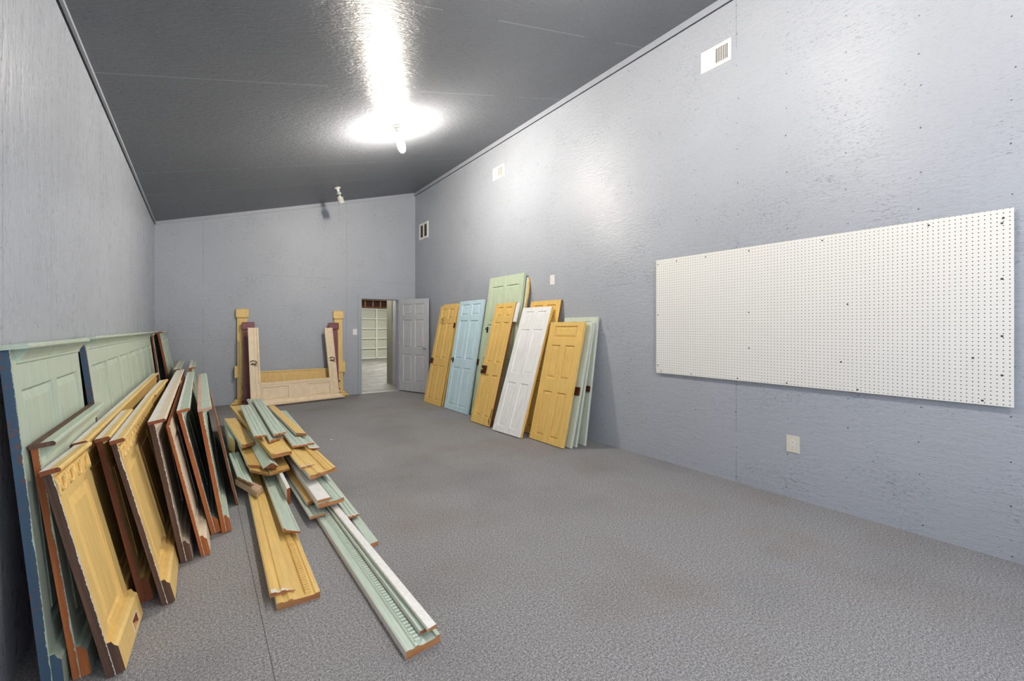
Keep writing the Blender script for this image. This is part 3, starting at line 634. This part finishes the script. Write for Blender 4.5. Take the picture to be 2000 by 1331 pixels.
# ------------------------------------------------------------------ pile of trim boards
def trim_board(name, label, nl, nr, zn, fl, zf, t, prof='flat', paintm=None, L=None, side=None, end=None, skew=0.0, dent=None, over=None, chip=0.0, tilt=0.0, back=0.0, cat='trim board', group='salvaged trim boards in the pile'):
    """nl, nr: where the near end's upper corners are seen, zn up; fl: where the upper far corner on the nl side is seen, zf up."""
    A = at(*nl, zn); B = at(*nr, zn); C_ = at(*fl, zf)
    ey = (C_ - A); Ln = ey.length; ey.normalize()
    ac = (B - A); sk = ac.dot(ey); ex = ac - ey * sk; w_ = ex.length; ex.normalize(); ez = ex.cross(ey)
    if ez.z < 0: ez = -ez
    if tilt:
        q = Matrix.Rotation(R(tilt), 3, ey); ex = q @ ex; ez = q @ ez
    M = Matrix.Identity(4)
    for i in range(3): M[i][0], M[i][1], M[i][2], M[i][3] = ex[i], ey[i], ez[i], A[i]
    r = empty(name, M, label, cat, group); Ln = L or Ln
    W_ = w_
    P = {
     'flat': [(0, -t), (0, -0.003), (0.003, 0), (W_ - 0.003, 0), (W_, -0.003), (W_, -t)],
     'fluted': [(0, -t), (0, -0.004), (W_ * .08, 0), (W_ * .2, 0), (W_ * .26, -.005), (W_ * .34, -.006), (W_ * .40, -.001), (W_ * .52, -.001), (W_ * .56, -.006), (W_ * .66, -.007), (W_ * .72, -.002), (W_ * .9, -.003), (W_, -.007), (W_, -t)],
     'casing': [(0, -t), (0, 0.004), (W_ * .10, 0.006), (W_ * .16, -.002), (W_ * .22, -.004), (W_ * .8, -.004), (W_ * .84, -.007), (W_ * .9, -.004), (W_, -.006), (W_, -t)],
     'crown': [(0, -t), (0, -0.006), (W_ * .1, 0.0), (W_ * .2, .003), (W_ * .3, -.004), (W_ * .5, -.014), (W_ * .62, -.012), (W_ * .72, -.018), (W_, -.02), (W_, -t)],
     'cornice': [(0, -t), (0, -.002), (W_ * .05, 0.0), (W_ * .12, 0), (W_ * .16, -.005), (W_ * .24, -.004), (W_ * .28, .002), (W_ * .34, .002), (W_ * .38, -.004), (W_ * .46, -.008), (W_ * .86, -.008), (W_ * .89, -.002), (W_, -.004), (W_, -t)],
     'wedge': [(0, -t), (W_ * .5, 0.0), (W_ * .6, 0.0), (W_, -t)],
    }[prof]
    mats = [0] * len(P); mats[0] = 1; mats[-1] = 2; mats[-2] = 1
    jag = lambda u, v: sk * (u / W_) + skew * (u / W_) + 0.006 * mnoise.noise(Vector((u * 60, v * 60, nl[0] * .1)))
    b = MB(); b.extrude(P, lambda u, v, k: (u, k, v), 0.0, Ln, mats, 3, 3, sk0=jag)
    if chip and not over:   # paint torn off the top at the sawn end
        for i in range(1, len(P) - 2):
            (u0, v0), (u1, v1) = P[i], P[i + 1]; n = max(1, int((u1 - u0) / 0.006))
            for q in range(n):
                ua, ub = u0 + (u1 - u0) * q / n, u0 + (u1 - u0) * (q + 1) / n; va, vb = v0 + (v1 - v0) * q / n, v0 + (v1 - v0) * (q + 1) / n
                g = lambda u: chip * (0.55 + 0.9 * mnoise.noise(Vector((u * 55, nl[0] * .3, 2.0))))
                b.face([(ua, jag(ua, 0), va + .0007), (ub, jag(ub, 0), vb + .0007), (ub, jag(ub, 0) + max(.002, g(ub)), vb + .0007), (ua, jag(ua, 0) + max(.002, g(ua)), va + .0007)], 1)
    b.build('board', [paintm, side or pr, back or m_backw, end or m_orangey], r)
    if dent:
        x0, x1, zt = dent; b = MB(); p = 0.026; k = 0.5
        o0 = sk * x0 + skew * x0 + 0.01
        while k * p + o0 < Ln - 0.02 and k < 190:
            b.box(W_ * x0, W_ * x1, o0 + k * p, o0 + k * p + 0.0145, -0.009, zt + 0.0025); k += 1
        b.build('dentil_strip', paintm, r)
    if over:
        x0, x1, th_, setb, m2 = over; b = MB()
        wo = W_ * (x1 - x0); o_ = W_ * x0
        if m2 is m_white: Q = [(o_, 0.0), (o_, th_ * .8), (o_ + .004, th_), (o_ + wo - .004, th_), (o_ + wo, th_ * .8), (o_ + wo, 0.0)]
        else: Q = [(o_ + wo * u, th_ * v) for u, v in ((0, 0), (0, .8), (.05, 1), (.22, 1), (.27, .72), (.40, .66), (.46, .92), (.62, .88), (.67, .60), (.80, .55), (.86, .35), (1, .3), (1, 0))]
        jo = lambda u, v: sk * (u / W_) + 0.006 * mnoise.noise(Vector((u * 70, v * 60, 3)))
        b.extrude(Q, lambda u, v, k: (u, k, v), setb, Ln, [2] + [0] * (len(Q) - 1), 1, 1, sk0=jo)
        if chip:
            for (u0, v0), (u1, v1) in zip(Q[2:-3], Q[3:-2]):
                n = max(1, int((u1 - u0) / 0.006))
                for q in range(n):
                    ua, ub = u0 + (u1 - u0) * q / n, u0 + (u1 - u0) * (q + 1) / n; va, vb = v0 + (v1 - v0) * q / n, v0 + (v1 - v0) * (q + 1) / n
                    g = lambda u: max(.003, chip * (0.5 + 0.9 * mnoise.noise(Vector((u * 55, 1.7, 2.0)))))
                    b.face([(ua, setb + jo(ua, va), va + .0007), (ub, setb + jo(ub, vb), vb + .0007), (ub, setb + jo(ub, vb) + g(ub), vb + .0007), (ua, setb + jo(ua, va) + g(ua), va + .0007)], 2)
        b.build('upper_strip', [m2, m_orangey, pr], r)
    return r
T = trim_board
Yp, Gp = m_yelt, m_grn2
# lying on the carpet
T('cornice_board', 'long yellow cornice board with a row of teeth lying on the carpet', (541, 1180), (625.6, 1154.8), 0.036, (489, 955), 0.036, 0.035, 'cornice', Yp, L=2.6, dent=(.66, .80, 0.001), over=(-.12, .46, .022, 0.07, Yp), chip=0.05)
T('cornice_board', 'long sage cornice board with teeth and white edge reaching farthest across the carpet', (793, 1274), (860, 1238), 0.036, (613, 998), 0.036, 0.035, 'cornice', Gp, L=2.9, dent=(.32, .47, 0.004), over=(.52, .80, .020, 0.05, Gp))
T('trim_board', 'white painted board lying on the long sage cornice board', (836, 1229), (853.5, 1220), 0.074, (645, 987), 0.074, 0.016, 'flat', m_white, L=2.3)
T('trim_board', 'narrow sage board poking out beside the long sage cornice on the carpet', (722, 1064), (739, 1057), 0.024, (655, 970), 0.024, 0.023, 'flat', Gp, L=2.4)
T('trim_board', 'fluted sage moulding with white broken tip above the narrow sage board', (679, 1010), (701.4, 1003), 0.062, (618, 925), 0.062, 0.02, 'fluted', Gp, L=2.2, chip=0.035)
T('trim_board', 'fluted sage moulding with sawn tip beside the long sage cornice', (606, 1010), (636.5, 1001), 0.066, (556, 931), 0.066, 0.02, 'fluted', Gp, L=2.2)
T('trim_board', 'plain sage board with pointed end above the yellow cornice', (553, 1034), (587, 1037), 0.085, (516, 936), 0.085, 0.02, 'casing', Gp, L=2.0)
T('trim_board', 'bare pinkish board with slanted cut beside the wainscot', (502, 962), (512, 950), 0.11, (456, 935), 0.11, 0.045, 'flat', m_pink, L=0.46, side=m_pink, end=m_pink)
T('trim_board', 'short fluted sage moulding with slanted end on the bare pinkish board', (464, 931), (495, 945), 0.148, (447, 884), 0.148, 0.022, 'fluted', Gp, L=0.85)
T('trim_board', 'white board standing on edge under the middle of the pile', (560.5, 956), (567, 952), 0.165, (537, 909), 0.165, 0.13, 'flat', m_white, L=1.6, end=m_orange)
T('trim_board', 'tan narrow board below the white-topped sage cornice', (600, 982), (616, 976), 0.10, (562, 925), 0.10, 0.025, 'flat', m_ocht, L=2.0)
T('cornice_board', 'sage toothed cornice board with a white strip, raised on the pile', (622, 985), (672, 971), 0.14, (566, 905), 0.14, 0.035, 'cornice', Gp, L=2.3, dent=(.58, .74, .002), over=(-.02, .50, .02, 0.02, m_white))
T('cornice_board', 'yellow toothed cornice board on top of the white-topped sage cornice', (606, 930), (656, 912), 0.235, (556, 872), 0.235, 0.035, 'cornice', Yp, L=2.2, dent=(.62, .78, .001), over=(-.12, .42, .018, 0.22, Yp), chip=0.04)
T('trim_board', 'wide yellow board with splintered end under the middle of the pile', (483, 908), (540, 912), 0.215, (462, 858), 0.215, 0.022, 'flat', m_ocht, L=1.9)
T('trim_board', 'yellow board end lowest of the splintered yellow ends', (489, 918), (525, 926), 0.19, (465, 868), 0.19, 0.022, 'flat', m_ocht, L=1.9)
T('trim_board', 'ochre board end beside the lowest yellow end, over the white edge board', (527, 925), (566, 914), 0.19, (501, 868), 0.19, 0.022, 'flat', m_ocht, L=1.9)
T('crown_moulding', 'sage wedge-shaped crown moulding with red sawn end', (514, 907), (545, 903), 0.262, (486, 858), 0.262, 0.042, 'wedge', Gp, L=1.7, end=m_redwood, side=Gp)
T('trim_board', 'sage and yellow board standing on edge next to the wainscot', (447, 852), (459, 862), 0.235, (438, 818), 0.235, 0.15, 'flat', Gp, L=1.1, end=m_yelt)
T('trim_board', 'short yellow moulding with white lower lip nearest the wainscot', (472, 870), (497, 863), 0.275, (438.6, 818.6), 0.275, 0.035, 'casing', Yp, L=1.55)
T('trim_board', 'long yellow board with splintered end running through the top of the pile', (531, 889), (570, 880), 0.305, (450, 795), 0.305, 0.035, 'casing', Yp, L=3.0, side=m_ocht)
T('trim_board', 'grooved sage moulding with white lip topmost toward the wainscot', (496, 852), (521.6, 849), 0.375, (468, 790), 0.375, 0.022, 'fluted', Gp, L=2.0, chip=0.03)
T('trim_board', 'sage crown moulding with wide pale sawn end in the pile top', (527, 861), (554, 850), 0.338, (479, 775), 0.338, 0.026, 'crown', Gp, L=2.9)
T('trim_board', 'grooved sage moulding lying across the crown moulding on the very top', (535, 849), (558.7, 843), 0.378, (490, 776), 0.378, 0.022, 'fluted', Gp, L=2.5)
T('trim_board', 'sage moulding with broken white end above the yellow toothed cornice', (572, 871), (601.7, 867), 0.290, (528, 815), 0.290, 0.022, 'fluted', Gp, L=2.3, chip=0.05)
T('trim_board', 'narrow sage moulding just outside the broken white end one', (599, 866), (613.5, 864), 0.276, (554, 810), 0.276, 0.022, 'fluted', Gp, L=2.0, chip=0.03)
T('trim_board', 'short white-ended sage strip on the outside of the pile', (604, 876), (624.5, 875), 0.2525, (576, 840), 0.2525, 0.012, 'flat', Gp, L=0.5, end=m_orangey, chip=0.12)
T('trim_board', 'thin yellow strip with splintered tip on the outside of the pile', (578, 846), (598.7, 847), 0.325, (527, 797), 0.325, 0.03, 'flat', Yp, L=1.9, chip=0.02)

q = at(645, 860, 0)
b = MB(); b.extrude([(0, 0), (0.022, 0.004), (0.03, 0.016), (0.014, 0.022), (0.002, 0.013)], lambda u, v, k: (q.x + u, q.y + v, k), 0.0005, 0.003, 0, 0, 0)
tag(b.build('paint_flake', m_white), 'tiny white paint flake lying alone on the carpet beside the pile', 'paint flake')
# ------------------------------------------------------------------ pegboard on the side wall
def pegmat():
    m, nt, bs = nodes('white_pegboard')
    geo = N(nt, 'ShaderNodeTexCoord'); sep = N(nt, 'ShaderNodeSeparateXYZ'); nt.links.new(geo.outputs['Object'], sep.inputs[0])
    f = lambda o: math_n(nt, 'ABSOLUTE', math_n(nt, 'SUBTRACT', math_n(nt, 'MODULO', math_n(nt, 'ADD', o, 2.54), 0.0254), 0.0127))
    d = math_n(nt, 'SQRT', math_n(nt, 'ADD', math_n(nt, 'POWER', f(sep.outputs[0]), 2.0), math_n(nt, 'POWER', f(sep.outputs[2]), 2.0)))
    k = math_n(nt, 'LESS_THAN', d, 0.0031)
    nt.links.new(mix(nt, k, srgb(244, 243, 238), (0.02, 0.018, 0.016)), bs.inputs['Base Color']); bs.inputs['Roughness'].default_value = 0.4
    return m
y_a, y_b = 2.667, 0.20
p0 = Vector((XR(y_a) - 0.03, y_a, 0.94)); p1 = Vector((XR(y_b) - 0.03, y_b, 0.94))
M, _ = lean_frame(p0, p1, p0 + Vector((0, 0, 1)))
r = empty('pegboard', M, 'large white pegboard full of small holes fixed to the side wall', 'pegboard'); PL = (p1 - p0).length; PH = 1.206
b = MB(); b.box(0, PL, 0, 0.006, 0, PH); b.build('board', pegmat(), r)
b = MB()
for x in (0.03, PL / 3, 2 * PL / 3, PL - 0.07): b.box(x, x + 0.04, 0.006, 0.027, 0.03, PH - 0.03)
b.build('batten', m_backw, r)
sm = rusty('screw_head', srgb(60, 55, 50), srgb(120, 112, 104), 0.6)
for (x, z) in ((0.02, 1.16), (0.02, 0.62), (0.02, 0.08), (0.24, 1.17), (0.55, 1.17), (0.95, 1.17), (1.5, 1.17), (2.10, 1.17), (2.425, 1.15), (2.42, 1.12), (2.42, 0.78), (2.42, 0.43), (2.42, 0.19), (0.06, 0.02), (0.4, 0.02), (0.85, 0.02), (1.25, 0.02), (1.72, 0.02), (2.34, 0.025), (0.95, 0.62), (1.66, 0.66), (0.95, 0.3), (1.62, 0.22), (2.3, 0.29)):
    b = MB(); b.lathe([(0, 0.004), (0.004, 0.0035), (0.0065, 0.0)], 10)
    o = b.build('screw', sm, r); o.matrix_world = M @ Matrix.Translation((x, 0, z)) @ Matrix.Rotation(R(90), 4, 'X')

# ------------------------------------------------------------------ vents, plates on the walls
m_plate = plain('white_enamel', srgb(246, 245, 240), 0.35)
m_dark = plain('dark_duct', (0.02, 0.02, 0.022), 0.7)
m_ivory = plain('ivory_plastic', srgb(236, 230, 214), 0.35)
def side_frame(yl, yr, z, off=0.0):
    a = Vector((XR(yl) - off, yl, z)); b_ = Vector((XR(yr) - off, yr, z)); M, _ = lean_frame(a, b_, a + Vector((0, 0, 1))); return M, (b_ - a).length
def supply_vent(yl, yr, z0, z1, label):
    M, w_ = side_frame(yl, yr, z0); h = z1 - z0; r = empty('air_vent', M, label, 'vent', 'air registers on the side wall')
    b = MB(); g0, g1, a0, a1 = w_ * .50, w_ * .90, h * .18, h * .84
    for q in ((0, g0, 0, h), (g1, w_, 0, h), (g0, g1, 0, a0), (g0, g1, a1, h)): b.box(q[0], q[1], -0.012, -0.0005, q[2], q[3])
    b.build('face_plate', m_plate, r)
    b = MB(); b.box(g0, g1, -0.003, -0.0006, a0, a1); b.build('duct', m_dark, r)
    b = MB()
    for k in range(1, 7): x = g0 + (g1 - g0) * k / 7; b.box(x - 0.0018, x + 0.0018, -0.011, -0.0035, a0, a1)
    for k in range(1, 10): z = a0 + (a1 - a0) * k / 10; b.box(g0, g1, -0.0075, -0.0055, z - 0.0012, z + 0.0012)
    b.build('grille', m_plate, r)
supply_vent(2.174, 1.885, 3.915, 4.122, 'white wall register nearest the camera, high above the pegboard')
supply_vent(5.848, 5.530, 3.90, 4.108, 'white wall register high up between the other two vents')
M, w_ = side_frame(8.835, 8.385, 3.40); h = 0.365
r = empty('air_vent', M, 'white return grille with two dark slots near the corner of the end wall', 'vent', 'air registers on the side wall')
b = MB(); f_ = 0.05
for q in ((0, f_, 0, h), (w_ - f_, w_, 0, h), (f_, w_ - f_, 0, f_), (f_, w_ - f_, h - f_, h), (w_ / 2 - .02, w_ / 2 + .02, f_, h - f_)): b.box(q[0], q[1], -0.016, -0.0005, q[2], q[3])
b.build('face_plate', m_plate, r)
b = MB(); b.box(f_, w_ - f_, -0.003, -0.0006, f_, h - f_); b.build('duct', m_dark, r)
b = MB()
for k in range(1, 16):
    z = f_ + (h - 2 * f_) * k / 16
    for x0, x1 in ((f_, w_ / 2 - .02), (w_ / 2 + .02, w_ - f_)): b.extrude([(-0.012, z - .005), (-0.011, z - .006), (-0.004, z + .001), (-0.005, z + .002)], lambda u, v, k_: (k_, u, v), x0, x1, 0, 0, 0)
b.build('grille', plain('louvre_grey', srgb(150, 146, 132), 0.5), r)  # louvres in an even warm grey, duller than the face plate
# outlet below the pegboard
M, w_ = side_frame(1.429, 1.332, 0.383)
r = empty('wall_outlet', M, 'ivory double outlet low on the side wall under the pegboard', 'outlet')
b = MB(); b.extrude([(0, -0.0005), (0, -0.004), (0.004, -0.0065), (w_ - .004, -0.0065), (w_, -0.004), (w_, -0.0005)], lambda u, v, k: (u, v, k), 0, 0.138, 0, 0, 0); b.build('cover_plate', m_ivory, r)
for zc in (0.05, 0.09):
    b = MB(); b.lathe([(0, 0.002), (0.0165, 0.002), (0.0175, 0.0)], 20); o = b.build('receptacle', m_plate, r); o.matrix_world = M @ Matrix.Translation((w_ / 2, -0.0066, zc)) @ Matrix.Rotation(R(90), 4, 'X')
    c = MB()
    for x in (-0.0065, 0.0065): c.box(x - .0012, x + .0012, -0.0002, 0.0006, -.002, .007)
    c.box(-.0025, .0025, -0.0002, .0006, -.011, -.006)
    q = c.build('slots', m_dark, o); q.matrix_world = M @ Matrix.Translation((w_ / 2, -0.0092, zc))
# blank plate above the white door
M, w_ = side_frame(4.405, 4.315, 2.03)
r = empty('wall_plate', M, 'white blank wall plate above the bright white door', 'wall plate')
b = MB(); b.extrude([(0, -0.0005), (0, -0.004), (0.004, -0.0065), (w_ - .004, -0.0065), (w_, -0.004), (w_, -0.0005)], lambda u, v, k: (u, v, k), 0, 0.135, 0, 0, 0); b.build('cover_plate', m_plate, r)
b = MB(); b.box(w_ * .36, w_ * .64, -0.0085, -0.0064, 0.04, 0.097); b.build('rocker', m_plate, r)
# switch beside the doorway
M = Matrix.Translation((2.615, YB(2.615), 1.272)) @ Matrix.Rotation(ang, 4, 'Z')
r = empty('light_switch', M, 'white toggle light switch on the end wall beside the doorway', 'switch')
b = MB(); b.extrude([(0, -0.0005), (0, -0.004), (0.004, -0.0065), (.086, -0.0065), (.09, -0.004), (.09, -0.0005)], lambda u, v, k: (u, v, k), 0, 0.128, 0, 0, 0); b.build('cover_plate', m_plate, r)
b = MB(); b.box(.04, .05, -0.018, -0.0064, .058, .078); part_label(b.build('toggle', m_ivory, r), 'ivory toggle')

# ------------------------------------------------------------------ lamps on the ceiling
def lampframe(x, y):
    n = Vector((0.286, 0, -1)).normalized(); ex = Vector((0, 1, 0)); ey = n.cross(ex); M = Matrix.Identity(4)
    for i in range(3): M[i][0], M[i][1], M[i][2] = ex[i], ey[i], n[i]
    M[0][3], M[1][3], M[2][3] = x, y, ZC(x); return M
m_porc = plain('white_porcelain', srgb(238, 234, 226), 0.3)
def glow(k):
    m, nt, bs = nodes('burning_bulb_glass')
    bs.inputs['Base Color'].default_value = (1, 1, 1, 1); bs.inputs['Emission Color'].default_value = (1.0, 0.92, 0.81, 1); bs.inputs['Emission Strength'].default_value = BULB * k
    return m
def holder(r):
    b = MB(); b.lathe([(0, 0.0), (0.055, 0.0), (0.057, 0.010), (0.05, 0.018), (0.028, 0.024), (0.024, 0.05), (0.026, 0.066), (0.02, 0.068), (0, 0.068)], 28); b.build('lamp_holder', m_porc, r, True)
def lit_lamp(x, y, k, label):
    M = lampframe(x, y); r = empty('ceiling_lamp', M, label, 'ceiling lamp', 'bare bulbs on the ceiling'); holder(r)
    b = MB(); b.lathe([(0.02, 0.066), (0.03, 0.085), (0.042, 0.105), (0.043, 0.128), (0.036, 0.132), (0, 0.132)], 24); b.build('ballast', plain('bulb_collar', srgb(232, 228, 218), 0.4), r, True)
    b = MB(); b.lathe([(0.024, 0.133), (0.036, 0.15), (0.046, 0.19), (0.05, 0.23), (0.047, 0.27), (0.036, 0.305), (0.016, 0.325), (0, 0.327)], 14); b.build('bulb', glow(k), r, True)
lit_lamp(1.99, 5.10, 1.0, 'burning bare bulb in a white holder on the sloping ceiling')
lit_lamp(2.00, 1.42, 0.46, 'burning bare bulb on the ceiling over the pegboard')
lit_lamp(2.00, -1.25, 0.55, 'unseen bulb added as fill light on the ceiling at the near end of the room')  # extra bulb out of view, added as fill for floor and lower walls
M = lampframe(2.01, 8.0); r = empty('ceiling_lamp', M, 'unlit spiral fluorescent lamp with pull cord hanging near the end wall', 'ceiling lamp', 'bare bulbs on the ceiling'); holder(r)
b = MB(); b.lathe([(0.02, 0.066), (0.03, 0.085), (0.04, 0.105), (0.04, 0.12), (0.03, 0.124), (0, 0.124)], 24); part_label(b.build('ballast', plain('pale_green_plastic', srgb(196, 216, 200), 0.4), r, True), 'pale green ballast')
b = MB(); pts = [(0.012 * math.cos(0), 0, 0.12)]
turns, z0, z1 = 5.2, 0.165, 0.285
for sgn in (0, math.pi):
    pts = [(0.02 * math.cos(sgn), 0.02 * math.sin(sgn), 0.122), (0.03 * math.cos(sgn), 0.03 * math.sin(sgn), 0.15)]
    for i in range(90):
        a = sgn + 2 * math.pi * (turns / 2) * i / 89; pts.append((0.043 * math.cos(a), 0.043 * math.sin(a), z0 + (z1 - z0) * i / 89))
    b.tube(pts, 0.0095, 8)
b.build('spiral_tube', plain('lamp_white', srgb(244, 242, 236), 0.3), r, True)
b = MB(); q = M.inverted() @ (M @ Vector((0.03, 0.03, 0.02)) + Vector((0, 0, -0.6)))
b.tube([(0.03, 0.03, 0.02), q], 0.0016, 5); part_label(b.build('pull_cord', plain('cord', (0.2, 0.19, 0.17), 0.8), r), 'thin grey pull cord')

# ------------------------------------------------------------------ the hall beyond the doorway
def concrete():
    m, nt, bs = nodes('hall_concrete')
    n = noise(nt, coords(nt, (0.8, 2.2, 1)), 1.6, 5, 0.6); n2 = noise(nt, coords(nt), 6, 4)
    a = math_n(nt, 'ADD', math_n(nt, 'MULTIPLY', n, .7), math_n(nt, 'MULTIPLY', n2, .3))
    nt.links.new(ramp(nt, a, [(0.35, srgb(92, 92, 90)), (0.5, srgb(128, 127, 122)), (0.65, srgb(160, 158, 150))]), bs.inputs['Base Color']); setin(bs, Roughness=0.55); return m
HY = YB(3.2) + 0.13
b = MB(); b.box(-2, 12, 9.22, 19.9, -0.1, -0.001); struct(b.build('floor_hall', concrete()))
m_hallw = plain('hall_wall_paint', srgb(200, 202, 196), 0.7)
b = MB(); b.box(-2, 12, 19.75, 19.9, 0, 5); struct(b.build('wall_hall_back', m_hallw))
b = MB(); b.box(-2.1, -2, 9.3, 19.9, 0, 5); struct(b.build('wall_hall_left', m_hallw))
b = MB(); b.box(12, 12.1, 9.0, 19.9, 0, 5); struct(b.build('wall_hall_right', m_hallw))
b = MB(); b.box(4.1, 12, 9.0, 9.12, 0, 5); struct(b.build('wall_hall_front', m_hallw))
b = MB(); b.box(-2.1, 12.1, 9.5, 19.9, 4.6, 4.7); struct(b.build('ceiling_hall', plain('hall_ceiling', srgb(190, 188, 180), 0.8)))
# sectional overhead door seen from inside
m_sec = plain('sectional_door_white', srgb(206, 208, 194), 0.45)
G0, G1, GY = 4.6, 9.0, 19.45
r = empty('overhead_door', Matrix.Translation((G0, GY, 0)), 'white sectional overhead door in the hall beyond the doorway', 'garage door')
GW = G1 - G0; sec = 0.455
for k in range(5):
    b = MB(); z = 0.02 + k * sec
    n = 5
    prof = [(0.04, z), (0.0, z)]
    for i in range(n):
        za = z + sec * i / n; prof += [(0.0, za + 0.004), (0.012, za + 0.012), (0.012, za + sec / n - 0.012), (0.0, za + sec / n - 0.004)]
    prof += [(0.0, z + sec - 0.004), (0.04, z + sec - 0.004)]
    b.extrude(prof, lambda u, v, t_: (t_, u, v), 0, GW, 0, 0, 0); b.build('section', m_sec, r)
m_strut = plain('galvanised_strut', srgb(236, 236, 226), 0.4)
for k in range(6):
    z = 0.02 + k * sec; b = MB(); b.box(0, GW, -0.05, -0.001, z - 0.02, z + 0.03); b.build('rail', m_strut, r)
for x in (0.55, 1.98, 3.4):
    b = MB(); b.box(x, x + 0.07, -0.075, -0.0505, 0.03, 2.3); b.build('stile', m_strut, r)
# bare timber above the overhead door: header beam and short studs
m_tim = wood('rough_sawn_timber', srgb(96, 62, 42), srgb(160, 112, 80), 'x'); m_timd = wood('dark_timber', srgb(54, 32, 22), srgb(92, 58, 40), 'x')
r = empty('timber_framing', Matrix.Translation((4.2, 19.35, 2.345)), 'rough brown timber framing above the overhead door', 'timber framing')
b = MB(); b.box(0, 5.2, 0.25, 0.39, 0, 0.65); b.build('backing_board', m_timd, r)
b = MB(); b.box(0, 5.2, 0.0, 0.25, 0.34, 0.65); b.build('header_beam', m_tim, r)
b = MB(); b.box(0, 5.2, 0.1, 0.25, 0.0, 0.06); b.build('plate', m_tim, r)
m_stud = wood('pale_stud', srgb(170, 128, 100), srgb(206, 166, 136), 'z')
for k in range(14):
    b = MB(); b.box(0.1 + k * 0.36, 0.145 + k * 0.36, 0.15, 0.25, 0.06, 0.34); b.build('stud', m_stud, r)
# partition of bare strand board beyond the doorway with a cased opening
m_bare = osb('bare_strand_board', srgb(168, 168, 150), 'z', 'y', [9.9], (), rough=0.7, spec=0.2, nails=False)
b = MB(); b.box(3.905, 3.98, 10.31, 10.66, -0.001, 4.6); struct(b.build('wall_partition', m_bare))
b = MB(); b.box(3.925, 4.02, 10.06, 10.309, -0.001, 2.08); b.box(3.925, 4.02, 9.3, 10.309, 2.081, 2.16)
struct(b.build('trim_6', plain('lilac_white_paint', srgb(206, 202, 212), 0.5)))
